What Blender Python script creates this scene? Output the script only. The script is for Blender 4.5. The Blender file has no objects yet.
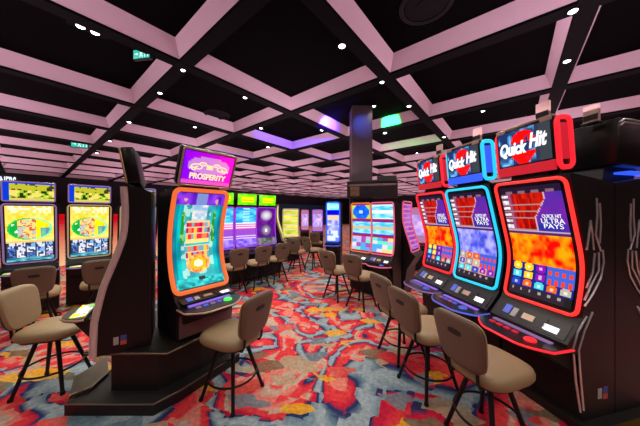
import bpy, bmesh, math, random
from mathutils import Vector, Matrix
random.seed(7)
C = bpy.context.scene.collection
PI = math.pi
R = math.radians
F, EYE, CY = 240.0, 1.8, 213.0

# ------------------------------------------------------------------ helpers
def s2l(c):
    return tuple(((x/12.92) if x <= .04045 else ((x+.055)/1.055)**2.4) for x in c)
def rgb(r, g, b): return s2l((r/255, g/255, b/255))

def mat(name, col, rough=.5, metal=0.0, emit=None, strength=0.0, var=.12, scale=14, bump=0.0, spec=None, coat=0.0):
    m = bpy.data.materials.new(name); m.use_nodes = True
    nt = m.node_tree; b = nt.nodes['Principled BSDF']
    b.inputs['Roughness'].default_value = rough
    b.inputs['Metallic'].default_value = metal
    if spec is not None: b.inputs['Specular IOR Level'].default_value = spec
    if coat: b.inputs['Coat Weight'].default_value = coat
    tc = nt.nodes.new('ShaderNodeTexCoord')
    n = nt.nodes.new('ShaderNodeTexNoise'); n.inputs['Scale'].default_value = scale; n.inputs['Detail'].default_value = 3
    nt.links.new(tc.outputs['Object'], n.inputs['Vector'])
    mx = nt.nodes.new('ShaderNodeMix'); mx.data_type = 'RGBA'
    nt.links.new(n.outputs['Fac'], mx.inputs[0])
    mx.inputs[6].default_value = tuple(x*(1-var) for x in col) + (1,)
    mx.inputs[7].default_value = tuple(min(1, x*(1+var)) for x in col) + (1,)
    nt.links.new(mx.outputs[2], b.inputs['Base Color'])
    if bump:
        bp = nt.nodes.new('ShaderNodeBump'); bp.inputs['Strength'].default_value = bump; bp.inputs['Distance'].default_value = .004
        nt.links.new(n.outputs['Fac'], bp.inputs['Height']); nt.links.new(bp.outputs['Normal'], b.inputs['Normal'])
    if emit:
        b.inputs['Emission Color'].default_value = tuple(emit) + (1,)
        b.inputs['Emission Strength'].default_value = strength
    return m

def vcol_mat(name, strength):
    m = bpy.data.materials.new(name); m.use_nodes = True
    nt = m.node_tree; b = nt.nodes['Principled BSDF']
    b.inputs['Base Color'].default_value = (.004, .004, .005, 1); b.inputs['Roughness'].default_value = .3; b.inputs['Specular IOR Level'].default_value = .2
    a = nt.nodes.new('ShaderNodeAttribute'); a.attribute_name = 'Col'
    nt.links.new(a.outputs['Color'], b.inputs['Emission Color'])
    b.inputs['Emission Strength'].default_value = strength
    return m

def link(o, parent=None):
    C.objects.link(o)
    if parent is not None: o.parent = parent
    return o

def obj(name, bm, m, parent=None, smooth=False):
    me = bpy.data.meshes.new(name)
    bmesh.ops.recalc_face_normals(bm, faces=bm.faces[:])
    bm.to_mesh(me); bm.free()
    for x in (m if isinstance(m, (list, tuple)) else [m]): me.materials.append(x)
    if smooth:
        for p in me.polygons: p.use_smooth = True
        try: me.set_sharp_from_angle(angle=R(42))
        except Exception: pass
    return link(bpy.data.objects.new(name, me), parent)

def tag(o, label, cat, group=None, kind=None):
    o['label'] = label; o['category'] = cat
    if group: o['group'] = group
    if kind: o['kind'] = kind
    return o

def thing(name, label, cat, loc=(0, 0, 0), rotz=0, group=None):
    o = bpy.data.objects.new(name, None); o.empty_display_size = .1
    C.objects.link(o); o.location = loc; o.rotation_euler = (0, 0, rotz)
    return tag(o, label, cat, group)

def struct(name, bm, m):
    o = obj(name, bm, m); o['kind'] = 'structure'; return o

def copy_thing(src, loc, rotz, label, group=None):
    c = src.copy(); C.objects.link(c); c.location = loc; c.rotation_euler = (0, 0, rotz); c['label'] = label
    if group: c['group'] = group
    for ch in list(src.children):
        k = ch.copy(); C.objects.link(k); k.parent = c
        for g in list(ch.children):
            q = g.copy(); C.objects.link(q); q.parent = k
    return c

def box(bm, c, s, M=None, bevel=0.0, mi=0):
    r = bmesh.ops.create_cube(bm, size=1)
    vs = r['verts']
    for v in vs: v.co = Vector((v.co.x*s[0]+c[0], v.co.y*s[1]+c[1], v.co.z*s[2]+c[2]))
    fs = set(f for v in vs for f in v.link_faces)
    for f in fs: f.material_index = mi
    if bevel:
        es = list(set(e for v in vs for e in v.link_edges))
        rb = bmesh.ops.bevel(bm, geom=es, offset=bevel, segments=2, affect='EDGES', profile=.5)
        vs = list(set(v for f in rb['faces'] for v in f.verts) | set(v for v in vs if v.is_valid))
    if M is not None: bmesh.ops.transform(bm, matrix=M, verts=[v for v in vs if v.is_valid])
    return vs

def tube(bm, pts, r, seg=8, closed=False, mi=0, flat=None):
    pts = [Vector(p) for p in pts]; n = len(pts); rings = []
    radii = r if isinstance(r, (list, tuple)) else [r]*n
    up = None
    for i, p in enumerate(pts):
        a = pts[(i-1) % n] if (closed or i > 0) else p
        b = pts[(i+1) % n] if (closed or i < n-1) else p
        t = (b-a)
        if t.length < 1e-9: t = Vector((0, 0, 1))
        t.normalize()
        if up is None:
            up = t.orthogonal().normalized()
        else:
            up = up - t*up.dot(t)
            if up.length < 1e-6: up = t.orthogonal()
            up.normalize()
        s = t.cross(up)
        rings.append([bm.verts.new(p+(up*math.cos(2*PI*k/seg)+s*math.sin(2*PI*k/seg))*radii[i]) for k in range(seg)])
    m = n if closed else n-1
    for i in range(m):
        A, B = rings[i], rings[(i+1) % n]
        off = 0
        if closed and i == n-1:   # best twist match
            off = min(range(seg), key=lambda q: sum((A[k].co-B[(k+q) % seg].co).length for k in range(seg)))
        for k in range(seg):
            f = bm.faces.new((A[k], A[(k+1) % seg], B[(k+1+off) % seg], B[(k+off) % seg])); f.material_index = mi
    if not closed:
        for rr in (rings[0][::-1], rings[-1]):
            f = bm.faces.new(rr); f.material_index = mi

def prism(bm, poly, axis, a, b, mi=0):
    """poly of 2-D points extruded along axis ('x': poly is (y,z); 'z': poly is (x,y); 'y': poly is (x,z))"""
    def P(p, t):
        return {'x': (t, p[0], p[1]), 'z': (p[0], p[1], t), 'y': (p[0], t, p[1])}[axis]
    A = [bm.verts.new(P(p, a)) for p in poly]; B = [bm.verts.new(P(p, b)) for p in poly]
    n = len(poly)
    fs = [bm.faces.new(A[::-1]), bm.faces.new(B)]
    for i in range(n): fs.append(bm.faces.new((A[i], A[(i+1) % n], B[(i+1) % n], B[i])))
    for f in fs: f.material_index = mi
    return fs

def lathe(bm, prof, c=(0, 0, 0), seg=24, mi=0):
    rings = []
    for r, z in prof:
        rings.append([bm.verts.new((c[0]+r*math.cos(2*PI*k/seg), c[1]+r*math.sin(2*PI*k/seg), c[2]+z)) for k in range(seg)])
    for A, B in zip(rings, rings[1:]):
        for k in range(seg):
            f = bm.faces.new((A[k], A[(k+1) % seg], B[(k+1) % seg], B[k])); f.material_index = mi
    for rr in (rings[0][::-1], rings[-1]):
        f = bm.faces.new(rr); f.material_index = mi

def interp(P, z):
    """Catmull-Rom style smooth y(z) through profile points sorted by z"""
    P = sorted(P, key=lambda p: p[1]); n = len(P)
    if z <= P[0][1]: return P[0][0]
    if z >= P[-1][1]: return P[-1][0]
    sl = []
    for i in range(n):
        a, b = P[max(0, i-1)], P[min(n-1, i+1)]
        sl.append((b[0]-a[0])/(b[1]-a[1]))
    for i in range(n-1):
        if P[i][1] <= z <= P[i+1][1]:
            h = P[i+1][1]-P[i][1]; t = (z-P[i][1])/h
            return ((2*t**3-3*t*t+1)*P[i][0]+(t**3-2*t*t+t)*h*sl[i]+(-2*t**3+3*t*t)*P[i+1][0]+(t**3-t*t)*h*sl[i+1])

def rich(c):
    m = max(c); l = sum(c)/3
    return tuple(max(0.0, (l+(x-l)*1.25))*(.45+.75*m) for x in c)

def grid_mesh(name, fn, art, nx, ny, m, parent, curved=True):
    """picture on a surface: fn(u,v)->point, u right, v down; art(u,v)->linear rgb"""
    me = bpy.data.meshes.new(name)
    V = [fn(i/nx, j/ny) for j in range(ny+1) for i in range(nx+1)]
    Fc = [(j*(nx+1)+i, (j+1)*(nx+1)+i, (j+1)*(nx+1)+i+1, j*(nx+1)+i+1) for j in range(ny) for i in range(nx)]
    me.from_pydata([tuple(v) for v in V], [], Fc)
    ca = me.color_attributes.new('Col', 'FLOAT_COLOR', 'CORNER')
    k = 0
    for j in range(ny):
        for i in range(nx):
            c = rich(art((i+.5)/nx, (j+.5)/ny))
            for q in range(4): ca.data[k].color = (c[0], c[1], c[2], 1); k += 1
    me.materials.append(m)
    for p in me.polygons: p.use_smooth = True
    return link(bpy.data.objects.new(name, me), parent)

def text_bm(s, size, extrude=.002, shear=0.0, offset=0.0, width=None):
    cu = bpy.data.curves.new('lettering', 'FONT'); cu.body = s; cu.size = size; cu.extrude = extrude
    cu.shear = shear; cu.offset = offset; cu.align_x = 'CENTER'; cu.align_y = 'CENTER'
    o = bpy.data.objects.new('lettering_source', cu); C.objects.link(o)
    dg = bpy.context.evaluated_depsgraph_get()
    me = bpy.data.meshes.new_from_object(o.evaluated_get(dg))
    bm = bmesh.new(); bm.from_mesh(me)
    bpy.data.objects.remove(o); bpy.data.meshes.remove(me); bpy.data.curves.remove(cu)
    if width:
        xs = [v.co.x for v in bm.verts]; k = width/(max(xs)-min(xs))
        for v in bm.verts: v.co.x *= k
    for f in bm.faces: f.material_index = 0
    return bm

# ------------------------------------------------------------------ materials
BLACK = mat('black_lacquer', (.007, .006, .007), .28, spec=.4)
BLACKM = mat('black_matte', (.010, .009, .010), .6)
SIDE = mat('black_side_panel', (.010, .007, .008), .4, spec=.3)
CHROME = mat('chrome', (.80, .76, .78), .34, .75, var=.05)
GREYM = mat('grey_console', (.018, .016, .018), .35, spec=.3)
WARM = mat('warm_cream_trim', (.55, .40, .30), .35, .3)
PALE = mat('pale_mauve_rail', rgb(222, 196, 194), .35, .1)
GOLD = mat('gold_edge', (.75, .52, .22), .3, .8)
SEAT = mat('tan_vinyl', rgb(156, 134, 98), .48, bump=.15, scale=60, var=.06)
BACKC = mat('brown_backrest_vinyl', rgb(110, 92, 76), .5, bump=.15, scale=60, var=.08)
SEAM = mat('black_piping', (.01, .009, .009), .5)
LEGM = mat('black_powder_coat', (.008, .007, .008), .5, spec=.3)
STAND = mat('dark_brown_stand', rgb(26, 22, 20), .4, var=.25)
EDGE = mat('bronze_edge', rgb(120, 105, 88), .35, .5)
SCREEN = vcol_mat('lit_display', 1.2)
SCREENB = vcol_mat('lit_display_bright', 1.25)
def neon(name, c, s): return mat(name, tuple(x*.06 for x in c), .4, emit=c, strength=s, var=.02)
N_RED = neon('neon_red', (1.0, .018, .032), 1.15)
N_REDH = neon('neon_red_bright', (1.0, .034, .028), 1.3)
N_CYAN = neon('neon_cyan', (.02, .58, .85), 1.2)
N_BLUE = neon('neon_blue', (.03, .10, .95), 1.2)
N_REDD = neon('neon_red_soft', (.75, .012, .03), .8)
N_ORANGE = neon('neon_orange', (.90, .16, .035), 1.0)
N_PURPLE = neon('neon_purple', (.40, .06, .85), 1.0)
N_PINK = neon('neon_pink', (.9, .12, .25), .9)
N_WHITE = neon('white_glow', (.95, .92, 1.0), 1.6)
N_BLUEDK = neon('button_blue_glow', (.10, .14, .75), .8)
N_VIOLET = neon('violet_strip_glow', (.30, .16, .80), .9)
N_GREEN = neon('green_button_glow', (.08, .9, .12), 1.2)
N_CREAM = neon('cream_edge_glow', (.75, .50, .30), .5)
N_LILAC = neon('lilac_edge_glow', (.45, .25, .55), .5)
N_LAMP = neon('lamp_lens', (1.0, .93, .78), 9)
N_LAMPW = neon('lamp_lens_cool', (.95, .95, 1.0), 7)
N_SIGN = neon('sign_white', (.80, .92, 1.0), 1.4)
WHITE_T = neon('lettering_white', (1, 1, 1), 1.1)
GOLD_T = neon('lettering_gold', (1.0, .80, .40), 1.1)
PINKW = mat('pinkish_white_paint', (.72, .56, .64), .7, var=.03)
CEILB = mat('black_ceiling_paint', (.0016, .0014, .0017), .95, spec=.03)
BEAMB = mat('black_beam_paint', (.003, .0026, .003), .85, spec=.06)
ACRYL = mat('pale_acrylic', rgb(200, 170, 160), .3)
ST_W = mat('white_sticker', (.42, .42, .42), .5, var=.4, scale=90)
ST_B = mat('blue_sticker', (.05, .09, .32), .5)
ST_R = mat('red_sticker', (.6, .09, .06), .5)

# ------------------------------------------------------------------ picture functions for the displays (linear rgb)
def h2(i, j=0, k=0):
    x = math.sin(i*127.1+j*311.7+k*74.7)*43758.5453
    return x-math.floor(x)
def vnoise(x, y, k=0):
    i, j = math.floor(x), math.floor(y); fx, fy = x-i, y-j
    fx = fx*fx*(3-2*fx); fy = fy*fy*(3-2*fy)
    return ((h2(i, j, k)*(1-fx)+h2(i+1, j, k)*fx)*(1-fy)+(h2(i, j+1, k)*(1-fx)+h2(i+1, j+1, k)*fx)*fy)
def mixc(a, b, t):
    t = max(0, min(1, t)); return tuple(x*(1-t)+y*t for x, y in zip(a, b))

def art_pay(fire):
    hot = fire == 'red'
    def f(u, v):
        if v < .055:
            return (.30, .18, .22) if int(u*9) % 2 and .03 < v else (.03, .015, .05)
        if v < .395:
            edge = .72 if v < .12 else .72-.20*min(1, (v-.12)/.16)
            q = (v-.055)/.34*6; r = q-int(q)
            if u > edge+.02:
                return mixc((.05, .06, .38), (.22, .06, .42), vnoise(u*7, v*14, 3)*1.2-.1)
            if u > edge: return (.62, .42, .46)
            if r > .84: return (.46, .26, .27)
            if u < .13: return mixc((.52, .44, .52), (.95, .90, .95), vnoise(u*30, v*70, 1)) if .2 < r < .7 else (.22, .10, .18)
            if u < .20: return (.30, .05, .14) if int(u*50) % 2 else (.40, .12, .2)
            b = h2(int(u*30), int(q), 2)
            return mixc((.30, .015, .02), (.62, .06, .04), b)
        if v < .43:
            return (.55, .42, .50) if v < .41 else (.12, .05, .2)
        if v < .70:
            n = vnoise(u*9, v*12, 7)*.6+vnoise(u*20, v*26, 8)*.4
            if hot: return mixc((.72, .03, .005), (1.0, .34, .02), (n-.25)*1.9)
            return mixc((.10, .12, .62), (.42, .42, .95), (n-.25)*1.9)
        if v < .93:
            col, row = int(u*5), int((v-.70)/.23*3)
            cu, cv = u*5-col-.5, (v-.70)/.23*3-row-.5
            pal = [(.85, .55, .05), (.06, .10, .55), (.15, .65, .7), (.75, .16, .04), (.35, .06, .5), (.55, .50, .42), (.1, .5, .25)]
            d = cu*cu+cv*cv
            if col >= 3 and row < 2:
                return (.80, .10, .06) if cv > 0 and abs(abs(cu)-.22) < .14 else (.10, .16, .62)
            base = (.03, .04, .28) if hot else (.22, .18, .42)
            c = pal[int(h2(col, row, 3 if hot else 4)*7)]
            if not hot and (col+row) % 2: base = (.75, .40, .22)
            return mixc(c, (.95, .9, .8), .5 if d < .03 else 0) if d < .2 and abs(cu) < .40 and abs(cv) < .40 else base
        if u > .9: return (.02, .02, .02)
        return (.45, .42, .40) if int(u*26) % 4 == 1 and .945 < v < .965 else (.05, .03, .05)
    return f

def art_prosperity(u, v):
    x = abs(u-.5)
    if v > .91:
        if .46 < u < .6 and v < .94: return (.05, .05, .05)
        return mixc((.02, .25, .30), (.15, .75, .75), vnoise(u*16, v*60, 4))
    if v < .13:
        c = mixc((.10, .04, .45), (.35, .12, .75), vnoise(u*9, v*22, 2))
        if x < .12: c = (.25, .30, .60)
        return mixc(c, (.8, .45, .2), .8) if .24 < x < .36 and v > .06 and vnoise(u*18, v*40, 5) > .45 else c
    teal = mixc((.01, .22, .32), (.08, .62, .62), vnoise(u*6, v*9, 1)*1.3-.1)
    if x > .44: return mixc(teal, (.02, .12, .25), .5)
    if .30 < x < .37 and .2 < v < .55: return (.05, .35, .06) if vnoise(u*20, v*26, 3) > .4 else (.35, .55, .15)
    d = math.hypot((u-.5)/.26, (v-.77)/.10)
    if d < .38: return (1, .95, .65)
    if d < .65: return (.95, .45, .08)
    if d < 1.0: return mixc((.75, .12, .06), (.9, .7, .3), vnoise(u*30, v*40, 9))
    if x < .24 and .30 < v < .70:
        row = (v-.30)/.40*6; r = row-int(row)
        if int(row) in (3,): return (.85, .65, .30) if r < .6 else teal
        k = h2(int(u*17), int(row), 6)
        if r < .2: return (.72, .62, .35)
        return [(.75, .08, .10), (.85, .25, .15), (.85, .50, .15), (.55, .05, .20), (.22, .45, .55)][int(k*5)]
    if x < .15 and .13 < v < .30: return mixc((.25, .45, .7), (.85, .8, .7), vnoise(u*14, v*30, 8))
    if x < .33: return mixc(teal, (.65, .85, .75), .65 if vnoise(u*15, v*22, 12) > .62 else .1)
    return teal

def art_dragon(u, v):
    if v < .13:
        return (.85, .62, .2) if h2(int(u*18), int(v*30), 1) > .45 else (.75, .85, .55)
    if v < .62:
        d = math.hypot((u-.5)/.46, (v-.41)/.20)
        if d > 1.02: return mixc((.9, .55, .10), (.95, .75, .3), vnoise(u*12, v*20, 2))
        if d > .90: return (.05, .55, .12) if u < .5 else (.25, .75, .45)
        if u < .24: return mixc((.03, .45, .08), (.75, .85, .75), 1 if vnoise(u*20, v*24, 4) > .62 else 0)
        if u > .70 and v > .40: return mixc((.04, .15, .62), (.35, .75, .25), vnoise(u*14, v*16, 5))
        if u > .62: return mixc((.95, .55, .02), (1, .8, .1), vnoise(u*8, v*10, 6))
        n = vnoise(u*16, v*30, 7)
        return (.90, .60, .25) if n > .5 else ((.65, .15, .10) if n > .36 else (.55, .60, .55))
    if v < .66: return (.75, .55, .25)
    if v < .92:
        col, row = int(u*5), int((v-.66)/.26*3)
        if abs(u*5-col-.5) > .42: return (.05, .05, .09)
        n = vnoise(u*30, v*40, 9)
        c = [(.65, .68, .80), (.12, .25, .60), (.75, .75, .80), (.25, .45, .75), (.45, .40, .62)][int(h2(col, row, 3)*5)]
        return mixc(c, (.06, .07, .18), 1 if n < .38 else 0)
    return mixc((.02, .10, .22), (.25, .65, .70), vnoise(u*9, v*40, 3))

def art_hall(u, v):     # blue-violet columns of reels
    if v < .38: 
        n = vnoise(u*4, v*24, 3)
        return mixc((.03, .22, .75), (.25, .70, .90), n) if abs(u-.5) > .18 or int(v*40) % 3 else (.45, .75, .92)
    if v < .55: return (.75, .16, .40) if int(v*60) % 3 else (.90, .75, .9)
    if v < .80: return (.35, .14, .62) if int(v*50) % 3 else (.70, .55, .85)
    return mixc((.08, .05, .6), (.5, .35, .95), vnoise(u*7, v*18, 2))
def art_mask(u, v):
    d = math.hypot((u-.5)/.36, (v-.2)/.16); e = math.hypot((u-.5)/.33, (v-.62)/.18)
    if d < 1: return mixc((.75, .68, .80), (.20, .10, .25), d*d)
    if e < .25: return (.9, .85, .95)
    if e < 1: return mixc((.60, .50, .65), (.10, .03, .2), e)
    if v > .84: return mixc((.05, .06, .05), (.35, .40, .35), vnoise(u*8, v*20, 3))
    return mixc((.08, .02, .22), (.25, .06, .42), vnoise(u*6, v*12, 4))
def art_green_top(u, v):
    if .22 < u < .85 and .25 < v < .75:
        return (.75, .85, .08) if int(v*16) % 3 else (.85, .45, .08)
    return mixc((.10, .65, .03), (.35, .9, .12), vnoise(u*5, v*4, 2))
def art_triple(seed):
    def f(u, v):
        row = int(v*3); w = v*3-row
        if w < .05 or w > .93: return (.45, .05, .10)
        if row == 0 and seed == 0:
            d = math.hypot((u-.5)/.46, (w-.5)/.46)
            if d < .22: return (.45, .60, 1.0)
            return mixc((.03, .08, .75), (.10, .25, .9), vnoise(u*9, w*9, 1)) if d < 1 else (.55, .65, .15)
        if row < 2:
            t = abs(w-.5)
            if t < .10: return (.65, .55, .35) if row else (.75, .9, .95)
            return mixc((.08, .45, .8), (.5, .85, .95), vnoise(u*4+seed, w*12, 2)) if t < .34 else ((.12, .06, .55) if row else (.55, .8, .9))
        k = h2(int(u*4), int(w*4), seed+3)
        return [(.55, .50, .75), (.75, .70, .75), (.15, .40, .75), (.45, .15, .5), (.20, .75, .55), (.85, .6, .3)][int(k*6)]
    return f
def art_blue(u, v):
    if v < .2: return (.45, .85, .95) if .3 < v*5 < .7 or u < .2 else (.25, .75, .75)
    if v < .30: return (.03, .03, .65)
    if v < .45: return (.75, .60, .45)
    if v < .75: return mixc((.12, .15, .75), (.75, .75, .9), vnoise(u*4, v*16, 2))
    return (.70, .75, .80) if vnoise(u*5, v*18, 3) > .4 else (.2, .3, .8)
def art_yellow(u, v):
    return mixc((.35, .50, .05), (.85, .80, .22), vnoise(u*3, v*16, 3)) if int(v*22) % 4 else (.75, .55, .45)
def art_lilac(u, v):
    return mixc((.25, .14, .55), (.80, .62, .90), vnoise(u*5, v*9, 6)) if .2 < v < .8 else (.45, .25, .40)
def art_pinkside(u, v):
    return mixc((.35, .08, .35), (.42, .25, .75), vnoise(u*4, v*14, 6)) if int(v*30) % 3 else (.65, .25, .4)

def art_qh(u, v):       # emblem backing: red disc with splash on navy
    d = math.hypot((u-.50)/.26, (v-.52)/.48)
    n = vnoise(u*12, v*7, 5)
    if d < 1 and abs(v-.52) > .13 and n > .12: return (.85, .04, .03)
    if u > .80: return (.075, .09, .11)
    return mixc((.03, .06, .20), (.22, .50, .85), (n-.42)*2.2) if u < .72 else (.05, .06, .12)
def art_prtop(u, v):
    c = mixc((.25, .06, .75), (.80, .10, .55), u*1.1+.25*(vnoise(u*7, v*6, 2)-.5))
    if v > .85: c = mixc(c, (.95, .2, .35), .6)
    d = math.hypot((u-.5)/.5, (v-.40)/.33)
    if d < .85: c = mixc(c, (.70, .45, .65), .55)
    return c
def art_dragontop(u, v):
    if u < .1 or v < .1: return (.02, .08, .6)
    if v < .45: return (.55, .52, .10) if vnoise(u*16, v*10, 3) > .4 else (.06, .08, .03)
    if v < .85:
        n = vnoise(u*12, v*8, 4)
        return (.80, .62, .22) if n > .6 else ((.35, .60, .08) if n > .35 else (.03, .06, .02))
    return (.65, .55, .2)
def art_deck(u, v):
    n = vnoise(u*5, v*4, 3)
    return (.95, .80, .10) if n > .66 else ((.10, .65, .12) if n < .3 else ((.85, .35, .45) if n < .42 else (.85, .85, .88)))
def art_dark(u, v): return mixc((.01, .01, .015), (.05, .05, .08), vnoise(u*5, v*9, 1))
def art_glowside(u, v): return mixc((.50, .02, .04), (.75, .45, .28), (v-.1)*1.1)

# ------------------------------------------------------------------ slot machine
PROF_Q = [(-.01, .93), (.05, 1.22), (.05, 1.40), (-.02, 1.68), (-.14, 2.10)]
PROF_P = [(0, .952), (.10, 1.13), (.155, 1.40), (.12, 1.70), (0, 2.05)]
PROF_S = [(0, .90), (.06, 1.20), (.07, 1.5), (.03, 1.95)]
PROF_L = [(-.11, .97), (-.08, 1.11), (-.035, 1.25), (.015, 1.40), (.068, 1.6), (.08, 1.83), (.068, 2.05)]

def rrect_uv(n=10, r=.06, asp=.5):
    """closed loop of (u,v) on a rounded rectangle, r relative to the height"""
    pts = []
    ru, rv = r/asp, r
    for cx, cy, a0 in ((1-ru, rv, -90), (1-ru, 1-rv, 0), (ru, 1-rv, 90), (ru, rv, 180)):
        for k in range(5):
            a = R(a0+90*k/4); pts.append((cx+ru*math.cos(a), cy+rv*math.sin(a)))
    out = []
    for i, p in enumerate(pts):
        q = pts[(i+1) % len(pts)]
        L = math.hypot(q[0]-p[0], q[1]-p[1]); m = max(1, int(L*n))
        for k in range(m): out.append((p[0]+(q[0]-p[0])*k/m, p[1]+(q[1]-p[1])*k/m))
    return out

def machine(label, loc, rotz, group, w=.62, prof=PROF_Q, zb=.08, D=.38, frame=N_RED, fr=.016, art=art_dark, res=(24, 44),
            deck=True, deck_z=.70, reach=.45, lip=N_RED, topper=None, side=SIDE, detail=True, tz=None, inset=.045, screen_mat=None,
            glow_divider=False, console=True, chrome_side=None, stickers=False, lowfront=None, decktop=None, front_panel=False, words=None, cab_w=None, edge=None):
    t = thing('slot_machine', label, 'slot machine', loc, rotz, group)
    z0 = min(p[1] for p in prof); z1 = max(p[1] for p in prof)
    hw = (cab_w or w+.06)/2
    # ---- cabinet: side outline extruded over the width
    zs = [z1-(z1-z0)*k/18 for k in range(19)]
    front = [(interp(prof, z)+.012, z) for z in zs]
    y0 = front[-1][0]
    ztop = z1+.03
    low = [(y0-.03, z0-.05), (y0-.17, deck_z+.03), (y0-.17, deck_z-.03), (y0-.02, deck_z-.07), (.02, zb)] if lowfront is None else lowfront
    back_y = D
    outline = [(front[0][0], ztop)]+front+low+[(back_y, zb), (back_y, ztop-.07)]
    bm = bmesh.new(); prism(bm, outline, 'x', -hw, hw)
    cab = obj('cabinet', bm, side, t)
    fr_y = lambda z: interp(prof, z)
    # ---- display
    def pt(u, v, off=0.0, ins=0.0):
        z = z1-ins-(z1-z0-2*ins)*v
        z_a, z_b = fr_y(min(z1, z+.02)), fr_y(max(z0, z-.02))
        ny, nz = -.04, (z_a-z_b)
        L = math.hypot(ny, nz); ny, nz = ny/L, nz/L
        return Vector(((u-.5)*(w-2*ins), fr_y(z)+ny*off, z+nz*off))
    grid_mesh('display', lambda u, v: pt(u, v, .002, inset), art, res[0], res[1], screen_mat or SCREEN, t)
    for s_, cu_, cv_, hh_, wd_ in (words or ()):
        bm = text_bm(s_, hh_, .001, 0, .0, wd_)
        for v_ in bm.verts: v_.co = pt(.5+((cu_-.5)*(w-2*inset)+v_.co.x)/(w-2*inset), cv_-v_.co.y/(z1-z0-2*inset), .006+v_.co.z, inset)
        obj('display_lettering', bm, WHITE_T, t)
    bm = bmesh.new()
    loop = rrect_uv(20 if detail else 10, .05, w/(z1-z0))
    tube(bm, [pt(u, v, .004) for u, v in loop], fr, 8 if detail else 5, closed=True)
    obj('light_frame', bm, frame, t, True)
    if edge is not None:      # pale curved rail along the front edge of both sides
        bm = bmesh.new()
        for sx in (-1, 1):
            tube(bm, [(sx*hw, y-.004, z) for y, z in front+low[:2]], .028, 8)
        obj('edge_rail', bm, edge, t, True)
    # ---- console below the display: sloping plate with card reader, printer slot and a lit note slot
    if console:
        A = Vector((0, y0-.03, z0-.05)); B = Vector((0, y0-.17, deck_z+.03))
        d = (B-A); nrm = Vector((0, d.z, -d.y)).normalized()
        if nrm.y > 0: nrm = -nrm
        def cp(x, s, o): p = A+d*s+nrm*o; return Vector((x, p.y, p.z))
        def plate(bm, x0, x1, s0, s1, o, th=.012):
            vs = [bm.verts.new(cp(x, s, q)) for q in (0, o) for x, s in ((x0, s0), (x1, s0), (x1, s1), (x0, s1))]
            for f in ((0, 1, 2, 3), (7, 6, 5, 4), (0, 4, 5, 1), (1, 5, 6, 2), (2, 6, 7, 3), (3, 7, 4, 0)): bm.faces.new([vs[q] for q in f])
        bm = bmesh.new(); plate(bm, -hw+.03, hw-.03, .12, .9, .006)
        cons = obj('console_plate', bm, GREYM if detail else BLACK, t)
        if detail:
            for nm, x0, x1, s0, s1, mm in (('card_reader', -.23, -.17, .25, .7, N_BLUEDK), ('keypad', -.15, -.10, .3, .75, ST_W),
                                           ('printer_slot', -.05, .05, .38, .66, WARM), ('note_acceptor', .09, .15, .25, .8, GREYM),
                                           ('lit_note_slot', .14, .25, .50, .76, N_WHITE)):
                bm = bmesh.new(); plate(bm, x0*w/.62, x1*w/.62, s0, s1, .014); obj(nm, bm, mm, cons)
    # ---- button deck
    if deck:
        yb = y0-.10; yf = y0-reach; n = 16
        plan = [(-hw, yb)]
        for k in range(n+1):
            u = k/n; x = -hw+2*hw*u
            e = min(u, 1-u)/.30
            y = yf+(.14*(1-min(1, e))**1.6)
            plan.append((x, y))
        plan.append((hw, yb))
        bm = bmesh.new(); prism(bm, plan[::-1], 'z', deck_z-.035, deck_z)
        dk = obj('button_deck', bm, BLACK, t)
        bm = bmesh.new(); tube(bm, [(x, y-.004, deck_z-.015) for x, y in [(-hw-.003, yb)]+plan[1:-1]+[(hw+.003, yb)]], .011, 6)
        obj('deck_lip', bm, lip, dk, True)
        # bracket under the deck
        bm = bmesh.new(); prism(bm, [(yb+.06, deck_z-.035), (yf+.10, deck_z-.035), (yb+.02, deck_z-.20), (yb+.12, deck_z-.26)], 'x', -hw+.05, hw-.05)
        obj('deck_bracket', bm, BLACKM, t)
        if decktop:
            grid_mesh('deck_display', lambda u, v: Vector((-hw+.05+(2*hw-.10)*u, yf+.07+(yb-yf-.08)*(1-v), deck_z+.004)), decktop, 14, 9, SCREENB, dk)
        elif detail:
            bm = bmesh.new(); box(bm, (0, yf+.24, deck_z+.006), (2*hw-.16, .045, .012), bevel=.004); obj('glow_strip', bm, N_VIOLET if lip not in (N_RED,) else N_LILAC, dk)
            bm = bmesh.new(); lathe(bm, [(.045, 0), (.045, .012), (.036, .020), (0.001, .022)], (hw-.17, yf+.13, deck_z), 18)
            obj('spin_button', bm, N_GREEN if lip is WARM else (N_RED if lip is N_RED else N_BLUEDK), dk, True)
            for k in range(4):
                bm = bmesh.new(); box(bm, (-hw+.14+k*.075, yf+.15, deck_z+.006), (.05, .035, .014), bevel=.004)
                obj('button', bm, N_REDD if lip is N_RED else (N_BLUEDK if k % 2 else N_LILAC), dk)
    if front_panel:
        bm = bmesh.new(); box(bm, (0, -.075, .635), (2*hw-.04, .02, .25), bevel=.008); obj('front_panel', bm, mat('reflection_tinted_panel', rgb(112, 82, 84), .25), t)  # mauve tone paints in the reflection of carpet and deck lip
    # ---- topper
    if topper:
        T = topper
        tw = T.get('w', w-.06); za, zc = T['z']; ya, yc = T['y']; dep = T.get('depth', .2)
        o_b, o_t = Vector((0, ya, za)), Vector((0, yc, zc)); up = o_t-o_b; H = up.length; up.normalize()
        into = Vector((0, up.z, -up.y))
        x_off = T.get('x0', 0.0)
        def tp(x, h, q): p = o_b+up*h+into*q; return Vector((x+x_off, p.y, p.z))
        Mx = Matrix((Vector((1, 0, 0)), into, up)).transposed().to_4x4(); Mx.translation = o_b+Vector((x_off, 0, 0))
        bm = bmesh.new(); box(bm, (0, dep/2, H/2), (tw, dep, H), Mx, bevel=.02)
        tt = obj('topper', bm, BLACK, t, True)
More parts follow.
